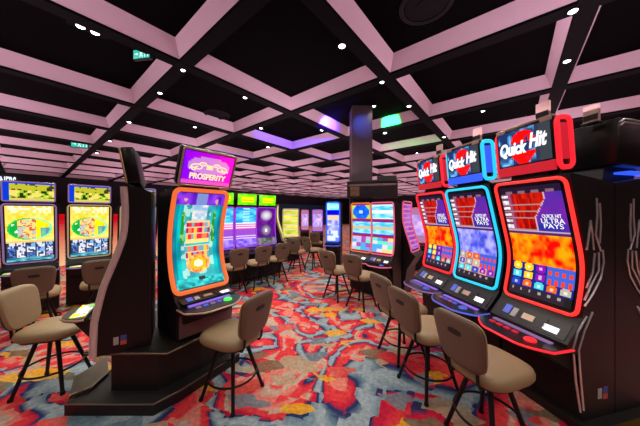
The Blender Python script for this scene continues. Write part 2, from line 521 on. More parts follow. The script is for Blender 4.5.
        # neck joining the topper to the cabinet
        bm = bmesh.new(); prism(bm, [(ya+.05, za+.03), (ya+dep-.03, za+.03), (back_y-.03, ztop-.08), (front[0][0]+.05, ztop-.04)], 'x', -tw/2+.10+x_off, tw/2-.10+x_off)
        obj('topper_neck', bm, BLACKM, t)
        b = T.get('bezel', .03); lo = T.get('low', b)
        if T.get('art'):
            grid_mesh('topper_display', lambda u, v: tp((u-.5)*(tw-2*b), lo+(H-lo-b)*(1-v), -.004), T['art'], T.get('res', (24, 14))[0], T.get('res', (24, 14))[1], SCREEN, tt)
        if T.get('frame'):
            bm = bmesh.new(); tube(bm, [tp((u-.5)*(tw-.02), .01+(H-.02)*(1-v), -.004) for u, v in rrect_uv(4, .06, tw/H)], T.get('fr', .01), 6, closed=True)
            obj('topper_frame', bm, T['frame'], tt, True)
        if T.get('side_light'):
            m1, m2 = T['side_light']
            bm = bmesh.new(); box(bm, (0, -.004, lo/2-.005), (tw-.01, .016, lo-.02), Mx, bevel=.005); obj('lower_light_band', bm, m2, tt)
            for sx in (-1, 1):
                bm = bmesh.new()
                tube(bm, [tp(sx*(tw/2+.002), .02+(H-.04)*v, .02+(dep-.04)*u) for u, v in rrect_uv(4, .12, dep/H)], .022, 6, closed=True)
                fr_ = obj('side_light_frame', bm, m1, tt, True)
                bm = bmesh.new(); box(bm, (sx*tw/2, dep*.5, H*.52), (.016, dep*.50, H*.66), Mx, bevel=.004); obj('side_light_panel', bm, m2, fr_)
            bm = bmesh.new(); box(bm, (0, .03, H+.004), (tw-.03, .05, .018), Mx, bevel=.004); obj('top_trim', bm, WARM, tt)
            for sx in (-1, 1):
                bm = bmesh.new(); box(bm, (sx*(tw/2-.06), -.004, H-.015), (.09, .012, .035), Mx, bevel=.004); obj('corner_plate', bm, ACRYL, tt)
        if T.get('text'):
            for s, size, x, h, shear, off, mm, wd in T['text']:
                bm = text_bm(s, size, .003, shear, off, wd)
                L = Matrix((Vector((1, 0, 0)), up, -into)).transposed().to_4x4(); L.translation = tp(x, h, -.009)
                bmesh.ops.transform(bm, matrix=L, verts=bm.verts[:])
                obj('lettering', bm, mm, tt)
        if T.get('curls'):
            bm = bmesh.new()
            for sx in (-1, 1):
                for k, (cx, ch, rr, turns) in enumerate(((.13, .215, .055, 1.4), (.07, .25, .035, 1.2), (.175, .19, .03, 1.3))):
                    pts = [tp(sx*(cx+rr*(1-q/20)*math.cos(q/20*turns*2*PI)*1.3), ch+rr*(1-q/20)*math.sin(q/20*turns*2*PI)*.7, -.009) for q in range(19)]
                    tube(bm, pts, .007, 5)
            box(bm, (0, -.008, .225), (.07, .006, .05), Mx, bevel=.002)
            obj('scroll_ornament', bm, GOLD_T, tt)
    # ---- glowing strip panel standing between neighbours
    if glow_divider:
        yv = lambda z: interp(prof, z)-.05
        grid_mesh('light_divider', lambda u, v: Vector((hw+.008+u*.07, yv(z0+.02+(z1-z0-.1)*(1-v))+u*.05, z0-.12+(z1-z0-.05)*(1-v))), art_glowside, 3, 16, SCREEN, t)
    if chrome_side:
        for sx, curves in chrome_side:
            bm = bmesh.new()
            for cv in curves: tube(bm, [(sx*(hw+.004), y, z) for y, z in cv], .0075, 6)
            obj('chrome_trim', bm, CHROME, t, True)
    if stickers:
        sx, y, z, sc = stickers
        bm = bmesh.new(); box(bm, (sx*(hw+.001), y, z), (.004, .045*sc, .085*sc)); obj('white_label_sticker', bm, ST_W, t)
        bm = bmesh.new(); box(bm, (sx*(hw+.001), y+sx*.0+.065*sc, z+.02*sc), (.004, .055*sc, .06*sc)); obj('blue_label_sticker', bm, ST_B, t)
        bm = bmesh.new(); box(bm, (sx*(hw+.001), y+.065*sc, z-.032*sc), (.004, .055*sc, .045*sc)); obj('red_label_sticker', bm, ST_R, t)
    return t

# ------------------------------------------------------------------ right bank: axis 13 degrees left of straight ahead
A13 = Vector((-math.sin(R(13)), math.cos(R(13)), 0)); N13 = Vector((-math.cos(R(13)), -math.sin(R(13)), 0))
CC = -2.55
def bank(s, t, z=0): p = A13*s+N13*(CC+t); return (p.x, p.y, z)
ROT_R = R(13-90)
def side_pt(px, py, s):
    k = (px-320)/F; Ax = A13*s+N13*CC
    t = -(Ax.x-k*Ax.y)/(N13.x-k*N13.y); p = Ax+N13*t
    return (-t, EYE-(py-CY)/F*p.y)
S_SIDE = 1.78-.34
M1_CHROME = [[side_pt(x, y, S_SIDE) for x, y in c] for c in (
    [(596, 198), (596.5, 215), (595, 235), (600, 251)], [(599, 203), (600, 225), (599, 243)], [(590, 220), (588, 236), (586, 250)], [(590, 222), (592, 238), (593, 250)],
    [(602, 250), (603, 262), (600, 278), (592, 294), (584, 306)], [(598, 252), (598, 270), (590, 286), (584, 300)], [(594, 253), (592, 272), (586, 288)],
    [(592, 312), (584, 330), (578, 350), (579, 366), (583, 410)], [(586, 316), (577, 332), (572, 350)], [(573, 354), (575, 380), (580, 412)])]
def qh_topper(m1, m2): return dict(z=(2.17, 2.64), y=(-.10, -.15), w=.53, depth=.19, x0=-.03, art=art_qh, res=(30, 18), low=.11, side_light=(m1, m2), bezel=.03,
     text=[('Quick', .165, -.105, .265, .28, .006, WHITE_T, .26), ('Hit', .185, .125, .300, .28, .006, WHITE_T, .15)])
GRP_R = 'slot machines in the bank beside the right-hand aisle edge'
m_kw = dict(w=.62, prof=PROF_Q, zb=.08, res=(40, 84), words=[('QUICK HIT', .79, .262, .045, .15), ('ULTRA', .79, .304, .065, .18), ('PAYS', .79, .348, .06, .15)])
machine('red neon slot machine with orange fire display, nearest of the right bank', bank(1.78, 0), ROT_R, GRP_R, frame=N_REDH, lip=N_RED, art=art_pay('red'),
        topper=qh_topper(N_RED, N_REDD), chrome_side=[(1, M1_CHROME)], stickers=(1, .20, .28, 1.0), fr=.015, **m_kw)
machine('cyan neon slot machine with blue display between two red ones', bank(2.50, 0), ROT_R, GRP_R, frame=N_CYAN, lip=N_BLUEDK, art=art_pay('blue'),
        topper=qh_topper(N_CYAN, N_BLUE), fr=.016, **m_kw)
machine('red neon slot machine beyond the cyan one, far end of the right bank', bank(3.22, -.05), ROT_R, GRP_R, frame=N_RED, lip=N_LILAC, art=art_pay('red'),
        topper=qh_topper(N_RED, N_REDD), fr=.018, **m_kw)
# back-to-back neighbour: seen from its side
mb = machine('black slot machine seen from the side, its dark hood at the right picture edge', bank(1.78, -.77), ROT_R+PI, GRP_R, w=.62, prof=PROF_Q, zb=.08, frame=N_BLUE, fr=.014,
        lip=N_LILAC, art=art_dark, res=(8, 14), chrome_side=[(-1, M1_CHROME)],
        topper=dict(z=(2.20, 2.62), y=(-.20, -.22), w=.66, depth=.52, frame=None, bezel=.03))
bm = bmesh.new(); box(bm, (0, -.02, 2.165), (.66, .40, .02), bevel=.004); obj('under_hood_light', bm, N_BLUE, mb)
bm = bmesh.new()
for zz in (2.615, 2.585): tube(bm, [(-.33, -.215, zz-.03), (-.33, -.16, zz), (-.33, .25, zz+.01), (-.33, .30, zz-.02)], .009, 6)
obj('hood_trim', bm, CHROME, mb, True)
# plinth
bm = bmesh.new()
p4 = [bank(1.36, .04), bank(3.62, .04), bank(3.62, -.81), bank(1.36, -.81)]
prism(bm, [(p[0], p[1]) for p in p4], 'z', 0, .08)
st = obj('machine_stand', bm, STAND)
tag(st, 'low dark plinth under the right bank of neon slot machines', 'stand')

# acrylic number holders on top of the right bank
def holder(label, loc, rotz):
    t = thing('number_holder', label, 'sign holder', loc, rotz, 'acrylic number holders on top of the right bank')
    bm = bmesh.new(); box(bm, (0, 0, .008), (.12, .07, .016), bevel=.003); obj('foot', bm, GREYM, t)
    bm = bmesh.new(); box(bm, (0, 0, .095), (.11, .03, .16), bevel=.004); pn = obj('panel', bm, ACRYL, t)
    bm = bmesh.new(); box(bm, (0, -.017, .06), (.10, .006, .05)); obj('grey_insert', bm, GREYM, pn)
    return t
holder('pale acrylic number holder on the topper of the nearest red machine', bank(1.74, -.02, 2.672), ROT_R)
holder('pale acrylic number holder on the dark hood beside the nearest red topper', bank(1.60, -.40, 2.62), ROT_R)
holder('pale acrylic number holder on top of the cyan machine', bank(2.46, -.02, 2.672), ROT_R)
holder('pale acrylic number holder on the farthest red machine of the right bank', bank(3.18, -.07, 2.672), ROT_R)

# ------------------------------------------------------------------ left pod: two machines on one stand
pod = thing('machine_stand', 'black stepped stand under the two big machines at left centre', 'stand', (0, 0, 0))
plan = [(-2.27, 2.13), (-1.48, 2.13), (-1.33, 2.31), (-.98, 2.92), (-1.25, 3.3), (-2.25, 3.3)]
bm = bmesh.new(); prism(bm, plan, 'z', 0, .10); obj('plinth', bm, BLACKM, pod)
bm = bmesh.new(); tube(bm, [(x, y, .10) for x, y in plan], .008, 5, closed=True); obj('plinth_edge', bm, EDGE, pod)
core = [(-2.0, 2.30), (-1.55, 2.30), (-1.30, 2.62), (-1.10, 2.95), (-1.3, 3.2), (-2.0, 3.2)]
bm = bmesh.new(); prism(bm, core, 'z', .10, .455); obj('core', bm, BLACKM, pod)
top = [(-2.22, 2.26), (-1.44, 2.26), (-1.30, 2.50), (-1.06, 2.93), (-1.35, 3.25), (-2.2, 3.25)]
bm = bmesh.new(); prism(bm, top, 'z', .455, .49); obj('counter', bm, STAND, pod)
bm = bmesh.new(); tube(bm, [(x, y, .475) for x, y in top], .009, 5, closed=True); obj('counter_edge', bm, EDGE, pod)
bm = bmesh.new(); prism(bm, [(-2.48, 2.80), (-2.50, 2.44), (-2.29, 2.19), (-2.19, 2.30), (-2.22, 2.52)], 'z', 0, .13); obj('footrest', bm, mat('brown_footrest', rgb(74, 62, 54), .4), pod)
bm = bmesh.new(); tube(bm, [(-2.29, 2.19, .13), (-2.19, 2.30, .13), (-2.22, 2.52, .13)], .008, 5); obj('footrest_edge', bm, EDGE, pod)

GRP_P = 'big machines on the left stand'
a38 = Vector((math.sin(R(38)), math.cos(R(38)), 0))
o38 = Vector((-1.493, 2.477, 0))+a38*.295
LOWP = [(-.02, .89), (-.12, .85), (-.12, .80), (-.08, .76), (-.05, .49)]
machine('orange edged slot machine with teal display and purple topper on the left stand', tuple(o38), R(52), GRP_P, w=.59, prof=PROF_P, zb=.49, D=.45, frame=N_ORANGE, fr=.024,
        art=art_prosperity, res=(44, 88), deck_z=.84, reach=.40, lip=WARM, inset=.03, cab_w=.62, lowfront=LOWP, front_panel=True,
        topper=dict(z=(2.09, 2.46), y=(-.04, -.20), w=.60, depth=.10, art=art_prtop, res=(24, 16), frame=WARM, bezel=.028, curls=True,
                    text=[('PROSPERITY', .085, 0, .115, 0, .003, GOLD_T, .40)]))
LOWL = [(-.13, .80), (-.14, .49)]
machine('black slot machine seen side-on with gold edged topper, left on the stand', (-2.045, 2.44, 0), R(-60), GRP_P, w=.42, prof=PROF_L, zb=.49, D=.29, frame=GREYM, fr=.012,
        art=art_dark, res=(8, 16), deck_z=.86, reach=.29, lip=WARM, console=False, lowfront=LOWL, decktop=art_deck, edge=PALE, cab_w=.46,
        topper=dict(z=(2.08, 2.43), y=(.10, .04), w=.42, depth=.11, frame=GOLD, bezel=.03), stickers=(1, .02, .60, .85))

# ------------------------------------------------------------------ far left bank (two and a half machines, colourful)
def at(px, y, z=0): return ((px-320)/F*y, y, z)
GRP_FL = 'bright machines of the far left bank'
fl_top = dict(z=(1.99, 2.33), y=(-.22, -.26), w=.60, depth=.2, art=art_dragontop, res=(26, 14), frame=N_LILAC, bezel=.02)
PROF_F = [(0, .93), (-.05, 1.2), (-.11, 1.5), (-.20, 1.95)]
for k, (lab, x, y) in enumerate((('slot machine with gold and green display, leftmost of the far left bank', -5.12, 4.26),
                                 ('slot machine with gold and green display, second from left in the far left bank', -4.58, 4.78),
                                 ('slot machine with gold display half hidden behind the tall black machine', -4.02, 5.28),
                                 ('slot machine showing only in the gap between the two big left machines', -3.42, 5.80))):
    machine(lab, (x, y, 0), R(45), GRP_FL, w=.60, prof=PROF_F, zb=.05, D=.4, frame=N_CREAM if k else N_LILAC, fr=.013, art=art_dragon if k < 3 else art_hall, res=(34, 56),
            deck_z=.80, reach=.38, lip=N_LILAC, topper=dict(fl_top), detail=False, glow_divider=True, inset=.03, decktop=art_deck)

# ------------------------------------------------------------------ middle left row (violet machines, green toppers)
GRP_ML = 'violet edged machines in the middle left row'
for k, (lab, x, y, a) in enumerate((('violet edged slot machine with green topper half hidden behind the teal display machine', -2.40, 5.92, art_hall),
                                    ('violet edged slot machine with blue striped display and green topper', -1.95, 6.42, art_hall),
                                    ('violet edged slot machine with pale masks on a dark display', -1.52, 6.92, art_mask))):
    machine(lab, (x, y, 0), R(42), GRP_ML, w=.60, prof=PROF_S, zb=.05, D=.4, frame=N_PURPLE, fr=.014, art=a, res=(18, 36), deck_z=.78, reach=.42, lip=GREYM,
            topper=dict(z=(2.0, 2.32), y=(0, -.03), w=.56, depth=.2, art=art_green_top, res=(14, 8), bezel=.015), detail=False, inset=.02, lowfront=[(-.03, .85), (-.17, .80), (-.17, .74), (-.12, .70), (-.12, .05)])
machine('black machine with pale curved edge closing the middle left row', (-1.27, 7.58, 0), R(95), GRP_ML, w=.58, prof=PROF_L, zb=.05, D=.22, frame=N_CREAM, fr=.012, art=art_yellow, res=(8, 16),
        deck=False, console=False, lowfront=[(-.2, .9), (-.1, .7), (-.05, .05)], detail=False, edge=WARM)

# ------------------------------------------------------------------ distant machines down the aisle
GRP_FAR = 'distant machines at the end of the aisle'
far = [('narrow machine with yellow green display behind the middle left row', at(291, 9.0), R(20), art_yellow, N_CREAM, .60, (1.0, 2.0)),
       ('distant machine with pink and white display past the yellow one', at(305, 13.0), R(10), art_lilac, N_PINK, .6, None),
       ('distant machine with lilac display under the dark teal wall', at(317.5, 12.0), R(0), art_lilac, N_PURPLE, .8, None),
       ('distant violet machine in the gap left of the farthest red neon machine', at(421, 7.4), R(-30), art_lilac, N_PINK, .6, None),
       ('tall blue slot machine left of the three-deck bank', at(333, 8.0), R(-15), art_blue, N_BLUE, .44, None)]
for k, (lab, p, rz, a, fm, w, _) in enumerate(far):
    machine(lab, p, rz, GRP_FAR, w=w if k not in (1, 2) else w*.62, prof=PROF_S if k < 4 else [(0, .85), (.04, 1.2), (.04, 1.6), (0, 2.15)], zb=.05, D=.4, frame=fm, fr=.025 if k == 4 else .02, art=a, res=(10, 22), deck_z=.76, reach=.36, lip=GREYM if k != 4 else N_BLUE, detail=False, inset=.02, topper=None,
            screen_mat=SCREEN)

# ------------------------------------------------------------------ three-deck bank right of the aisle
GRP_TB = 'red edged machines of the bank by the column'
PROF_T = [(0, .93), (.05, 1.2), (.06, 1.5), (.02, 2.02)]
tb_low = [(-.03, .88), (-.12, .76), (-.05, .6), (-.02, .05)]
for k, (lab, x, y) in enumerate((('red edged slot machine whose top display is a blue disc', .90, 5.40), ('red edged slot machine with cyan displays next to the black side panel', 1.28, 5.01))):
    machine(lab, (x, y, 0), R(-45), GRP_TB, w=.53, prof=PROF_T, zb=.05, D=.34, frame=N_PINK if k else N_ORANGE, fr=.014, art=art_triple(k), res=(20, 45), deck_z=.74, reach=.30,
            lip=N_PINK, detail=True, inset=.02, cab_w=.54)
machine('machine with violet side-lit display behind the black side panel', (2.02, 5.35, 0), R(52), GRP_TB, w=.58, prof=PROF_L, zb=.05, D=.36, frame=N_PINK, fr=.014, art=art_pinkside, res=(12, 30),
        deck=False, console=False, lowfront=[(-.2, .9), (-.02, .6), (.05, .05)], detail=False)

# board above the bank, in front of the column
bd = thing('sign_board', 'dark display board above the red edged bank by the column', 'sign', (1.24, 5.74, 0), R(-13))
bm = bmesh.new(); box(bm, (0, 0, 2.36), (1.18, .10, .42), bevel=.01); bo = obj('panel', bm, mat('dark_board', rgb(38, 28, 34), .3, var=.8, scale=5), bd)
bm = bmesh.new(); box(bm, (0, -.055, 2.47), (1.10, .012, .05), bevel=.003); obj('pale_band', bm, mat('muted_taupe', rgb(110, 90, 92), .5, var=.4, scale=9), bd)
bm = bmesh.new(); box(bm, (-.40, -.055, 2.32), (.22, .012, .22), bevel=.003); obj('bronze_picture', bm, mat('bronze_picture', rgb(110, 78, 58), .4, var=.8, scale=12), bd)
bm = bmesh.new(); box(bm, (.34, -.01, 2.60), (.44, .14, .14), bevel=.01); obj('black_box', bm, BLACKM, bd)
for sx in (-.5, .5):
    bm = bmesh.new(); tube(bm, [(sx, .02, 2.2), (sx, .02, 0.0)], .02, 8); obj('post', bm, LEGM, bd)

# ------------------------------------------------------------------ stools
def superell(n, a, b, p, z, c=(0, 0)):
    out = []
    for k in range(n):
        t = 2*PI*k/n; ct, stt = math.cos(t), math.sin(t)
        out.append((c[0]+a*math.copysign(abs(ct)**(2/p), ct), c[1]+b*math.copysign(abs(stt)**(2/p), stt), z))
    return out
def loft(bm, rings, mi=0):
    V = [[bm.verts.new(p) for p in r] for r in rings]
    n = len(V[0])
    for A, B in zip(V, V[1:]):
        for k in range(n):
            f = bm.faces.new((A[k], A[(k+1) % n], B[(k+1) % n], B[k])); f.material_index = mi
    for rr in (V[0][::-1], V[-1]): f = bm.faces.new(rr); f.material_index = mi

def make_stool(label, loc, rotz, group):
    t = thing('casino_stool', label, 'stool', loc, rotz, group)
    bm = bmesh.new(); n = 36
    prof = [(.84, .545), (.96, .552), (1.0, .572), (1.0, .595), (.96, .622), (.84, .640), (.6, .650), (.25, .652)]
    loft(bm, [superell(n, .24*s, .265*s, 3.4, z+(.012*(1-s) if s > .3 else 0), (0, .02)) for s, z in prof])
    obj('seat', bm, SEAT, t, True)
    bm = bmesh.new(); loft(bm, [superell(n, .20, .21, 3.4, .525), superell(n, .21, .22, 3.4, .546)]); obj('seat_pan', bm, SEAM, t)
    # backrest: front cushion + seam + rear shell, trapezoid with rounded corners, bent about the vertical axis
    def bk(x, h, q):     # h 0..1 up the back
        z = .640+.40*h; y = -.245-.085*h+.22*(x*x)*1.2 - q
        return (x, y, z)
    def outline(sc, q):
        pts = []
        for k in range(n):
            tt = 2*PI*k/n; ct, s_ = math.cos(tt), math.sin(tt)
            u = math.copysign(abs(ct)**(2/4.5), ct); v = math.copysign(abs(s_)**(2/4.5), s_)
            h = .5+.5*v*sc; wid = (.180+.045*h)*(1 if h < 1 else 1)
            pts.append(bk(u*wid*sc, h, q))
        return pts
    bm = bmesh.new(); loft(bm, [outline(.80, -.030), outline(.94, -.024), outline(1.0, -.008), outline(1.0, .006)]); bc = obj('backrest', bm, SEAT, t, True)
    bm = bmesh.new(); loft(bm, [outline(.975, .004), outline(.975, .018)]); obj('piping', bm, SEAM, bc)
    bm = bmesh.new(); loft(bm, [outline(1.0, .016), outline(1.0, .030), outline(.95, .040), outline(.82, .044)]); sh = obj('back_shell', bm, BACKC, t, True)
    bm = bmesh.new(); loft(bm, [[bk(.055*math.copysign(abs(math.cos(2*PI*k/20))**.5, math.cos(2*PI*k/20)), .68+.05*math.copysign(abs(math.sin(2*PI*k/20))**.5, math.sin(2*PI*k/20)), q) for k in range(20)] for q in (.040, .0475)])
    obj('handle_slot', bm, SEAM, sh)
    for sx in (-1, 1):
        bm = bmesh.new(); tube(bm, [(sx*.12, -.10, .53), (sx*.12, -.235, .535), (sx*.12, -.258, .58), (sx*.12, -.264, .66), (sx*.12, -.270, .72)], .012, 6); obj('back_support', bm, LEGM, t, True)
    bm = bmesh.new(); lathe(bm, [(.11, .49), (.12, .50), (.12, .515), (.07, .53)], seg=20); obj('swivel_plate', bm, LEGM, t)
    for ax, ay in ((-1, -1), (1, -1), (-1, 1), (1, 1)):
        bm = bmesh.new()
        tube(bm, [(ax*.085, ay*.085, .505), (ax*.20, ay*.20, .02)], [.020, .016], 8)
        lg = obj('leg', bm, LEGM, t, True)
        bm = bmesh.new(); lathe(bm, [(.020, 0), (.022, .01), (.018, .035)], (ax*.203, ay*.203, 0), 10); obj('foot_glide', bm, LEGM, lg)
    bm = bmesh.new()
    tube(bm, [(.232*math.cos(2*PI*k/28), .232*math.sin(2*PI*k/28), .21) for k in range(28)], .010, 6, closed=True)
    obj('foot_ring', bm, LEGM, t, True)
    return t

G1 = 'stools drawn up to the slot machines'
def face(deg): return R(deg-90)     # stool looks along the direction deg (0 = +X)
proto = make_stool('tan stool cut by the bottom edge, before the nearest red machine', (1.33, 1.91, 0), face(19), G1)
stools = [
    ('tan stool before the cyan neon machine, second of the right row', (1.12, 2.50), 19),
    ('tan stool before the farthest red machine, third of the right row', (1.04, 3.06), 19),
    ('tan stool with brown back before the teal display machine on the left stand', (-.87, 2.40), 155),
    ('tan stool cut by the left picture edge, turned to the side-on black machine', (-2.80, 2.53), 14),
    ('brown backed stool before the leftmost gold and green machine', (-4.25, 3.62), 133),
    ('brown backed stool before the second gold and green machine', (-3.80, 4.13), 133),
    ('stool before the half hidden violet machine, nearest of the middle left row', (-1.93, 5.42), 130),
    ('stool before the blue striped violet machine in the middle left row', (-1.52, 5.88), 130),
    ('stool before the pale mask machine, end of the middle left row', (-1.14, 6.34), 130),
    ('stool by the aisle before the blue disc machine of the red edged bank', (.36, 5.10), 45),
    ('stool before the cyan display machine of the red edged bank', (.80, 4.64), 45),
    ('distant stool standing alone on the left of the aisle by the yellow machine', (-.72, 7.5), 75),
    ('distant stool on the right of the aisle by the tall blue machine', (-.22, 7.9), 40),
    ('far small stool deep down the aisle before the lilac machine', (-.15, 9.8), 80)]
for lab, (x, y), d in stools: copy_thing(proto, (x, y, 0), face(d), lab)

# ------------------------------------------------------------------ room: ceiling grid at 39 degrees
UD = Vector((math.sin(R(38.99)), math.cos(R(38.99)), 0)); VD = Vector((-math.cos(R(38.99)), math.sin(R(38.99)), 0))
P0 = Vector((1.202, 4.312, 0)); PITCH = 2.4475
def node(i, j): return P0+UD*(PITCH*i)+VD*(PITCH*j)
ZB, ZP = 4.20, 4.48
I0, I1, J0, J1 = -4, 12, -5, 10
bm = bmesh.new()
c4 = [node(I0-.2, J0-.2), node(I1+.2, J0-.2), node(I1+.2, J1+.2), node(I0-.2, J1+.2)]
prism(bm, [(p.x, p.y) for p in c4], 'z', ZP, ZP+.08); struct('ceiling', bm, CEILB)
tn = 0
def beam(p, q, d, side, dz):
    """coffer beam: black flange below, pale splayed cheeks above"""
    global tn
    tn += 1
    bm = bmesh.new()
    sec = [(-.105, ZB+.03+dz), (-.215, ZP+.02), (.215, ZP+.02), (.105, ZB+.03+dz)]
    fl = [(-.10, ZB+dz), (.10, ZB+dz), (.109, ZB+.032+dz), (-.109, ZB+.032+dz)]
    for prof, mi in ((sec, 1), (fl, 0)):
        A = [bm.verts.new((p.x+side.x*a, p.y+side.y*a, z)) for a, z in prof]; B = [bm.verts.new((q.x+side.x*a, q.y+side.y*a, z)) for a, z in prof]
        n = len(prof)
        for f in [bm.faces.new(A[::-1]), bm.faces.new(B)]+[bm.faces.new((A[i], A[(i+1) % n], B[(i+1) % n], B[i])) for i in range(n)]: f.material_index = mi
    o = obj('trim_%d' % tn, bm, [BEAMB, PINKW]); o['kind'] = 'structure'
for j in range(J0, J1+1): beam(node(I0, j), node(I1, j), UD, VD, 0)
for i in range(I0, I1+1): beam(node(i, J0), node(i, J1), VD, UD, .004)

# floor carpet
def carpet():
    m = bpy.data.materials.new('patterned_carpet'); m.use_nodes = True
    nt = m.node_tree; N = nt.nodes; L = nt.links; b = N['Principled BSDF']; b.inputs['Roughness'].default_value = .95
    b.inputs['Specular IOR Level'].default_value = .1
    tc = N.new('ShaderNodeTexCoord')
    mp = N.new('ShaderNodeMapping'); mp.inputs['Rotation'].default_value = (0, 0, R(20)); L.new(tc.outputs['Object'], mp.inputs['Vector'])
    def math_(op, a, bb=None):
        n = N.new('ShaderNodeMath'); n.operation = op
        for k, x in enumerate((a, bb)):
            if x is None: continue
            if isinstance(x, (int, float)): n.inputs[k].default_value = x
            else: L.new(x, n.inputs[k])
        return n.outputs[0]
    def ramp(fac, stops, const=True):
        r = N.new('ShaderNodeValToRGB'); e = r.color_ramp; e.interpolation = 'CONSTANT' if const else 'LINEAR'
        while len(e.elements) < len(stops): e.elements.new(.5)
        for el, (p, c) in zip(e.elements, stops): el.position = p; el.color = tuple(c)+(1,)
        L.new(fac, r.inputs[0]); return r.outputs[0]
    # mosaic jitter: small square cells push the coordinates about
    vo = N.new('ShaderNodeTexVoronoi'); vo.distance = 'CHEBYCHEV'; vo.inputs['Scale'].default_value = 5.5; L.new(mp.outputs[0], vo.inputs['Vector'])
    jit = N.new('ShaderNodeMix'); jit.data_type = 'VECTOR'; jit.inputs[0].default_value = .38
    L.new(mp.outputs[0], jit.inputs[4]); L.new(vo.outputs['Position'], jit.inputs[5])
    n1 = N.new('ShaderNodeTexNoise'); n1.inputs['Scale'].default_value = .72; n1.inputs['Detail'].default_value = 1.0; n1.inputs['Distortion'].default_value = 1.3
    L.new(jit.outputs[1], n1.inputs['Vector'])
    band = math_('FRACT', math_('MULTIPLY', n1.outputs['Fac'], 4.2))
    teal, pale, navy, crim, red, coral, beige = rgb(110, 142, 156), rgb(164, 180, 186), rgb(48, 56, 104), rgb(206, 34, 66), rgb(236, 66, 70), rgb(236, 138, 122), rgb(204, 176, 156)
    base = ramp(band, [(0, teal), (.10, pale), (.20, pale), (.25, teal), (.295, navy), (.315, navy), (.34, crim), (.42, red), (.52, red), (.56, coral), (.64, coral), (.67, beige), (.73, beige), (.76, red), (.86, red), (.90, crim), (.945, crim), (.965, navy)], False)
    # larger cells: beige, olive, yellow and grey tiles
    v2 = N.new('ShaderNodeTexVoronoi'); v2.distance = 'CHEBYCHEV'; v2.inputs['Scale'].default_value = 3.6
    mp2 = N.new('ShaderNodeMapping'); mp2.inputs['Scale'].default_value = (1.0, 1.7, 1); mp2.inputs['Rotation'].default_value = (0, 0, R(-25)); L.new(tc.outputs['Object'], mp2.inputs['Vector']); L.new(mp2.outputs[0], v2.inputs['Vector'])
    sep = N.new('ShaderNodeSeparateColor'); L.new(v2.outputs['Color'], sep.inputs[0])
    tiles = ramp(sep.outputs[0], [(0, rgb(240, 178, 40)), (.20, rgb(120, 112, 84)), (.38, rgb(190, 170, 138)), (.62, rgb(112, 140, 150)), (.82, rgb(232, 96, 84))])
    maskv = math_('GREATER_THAN', sep.outputs[1], .70)
    mx = N.new('ShaderNodeMix'); mx.data_type = 'RGBA'; L.new(math_('MULTIPLY', maskv, .85), mx.inputs[0]); L.new(base, mx.inputs[6]); L.new(tiles, mx.inputs[7])
    # pile mottling
    n3 = N.new('ShaderNodeTexNoise'); n3.inputs['Scale'].default_value = 26; n3.inputs['Detail'].default_value = 3; L.new(tc.outputs['Object'], n3.inputs['Vector'])
    mul = N.new('ShaderNodeMix'); mul.data_type = 'RGBA'; mul.blend_type = 'MULTIPLY'; mul.inputs[0].default_value = 1
    L.new(mx.outputs[2], mul.inputs[6]); L.new(ramp(n3.outputs['Fac'], [(.3, (.62, .62, .64)), (.7, (1.0, 1.0, 1.0))], False), mul.inputs[7])
    L.new(mul.outputs[2], b.inputs['Base Color'])
    bp = N.new('ShaderNodeBump'); bp.inputs['Strength'].default_value = .3; bp.inputs['Distance'].default_value = .004; L.new(n3.outputs['Fac'], bp.inputs['Height']); L.new(bp.outputs[0], b.inputs['Normal'])
    return m
bm = bmesh.new(); prism(bm, [(p.x, p.y) for p in c4], 'z', -.06, 0); struct('floor', bm, carpet())

# walls
WALL = mat('dark_plum_wall', rgb(30, 25, 33), .7, var=.1, scale=2)
TEAL = mat('dark_teal_panelling', rgb(52, 100, 140), .6, var=.1, scale=2)
def wall(name, a, b, h, m, th=.12):
    d = (b-a).normalized(); s = Vector((-d.y, d.x, 0))*th
    bm = bmesh.new(); prism(bm, [(a.x, a.y), (b.x, b.y), (b.x+s.x, b.y+s.y), (a.x+s.x, a.y+s.y)], 'z', 0, h); return struct(name, bm, m)
wl0, wl1 = node(I0-.2, 9.02), node(I1+.2, 9.02)
wall('wall_left', wl0, wl1, ZP, WALL)
wall('wall_back', node(I1+.12, J1), node(I1+.12, J0-.2), ZP, WALL)
wall('wall_right', node(I1+.2, J0-.1), node(I0-.2, J0-.1), ZP, WALL)
wall('wall_front', node(I0-.1, J0-.2), node(I0-.1, J1), ZP, WALL)
# teal panelling on the left wall at the end of the aisle
q0, q1 = node(4.6, 9.0), node(11.5, 9.0)
bm = bmesh.new(); s = -VD*.06
prism(bm, [(q0.x, q0.y), (q1.x, q1.y), (q1.x+s.x, q1.y+s.y), (q0.x+s.x, q0.y+s.y)], 'z', 0, 3.0)
struct('trim_%d' % (tn+1), bm, TEAL)
# column
bm = bmesh.new(); box(bm, (1.05, 6.22, ZP/2), (.51, .51, ZP), bevel=.01); o = struct('column', bm, mat('grey_mauve_column', rgb(66, 50, 58), .6, var=.05, scale=3))
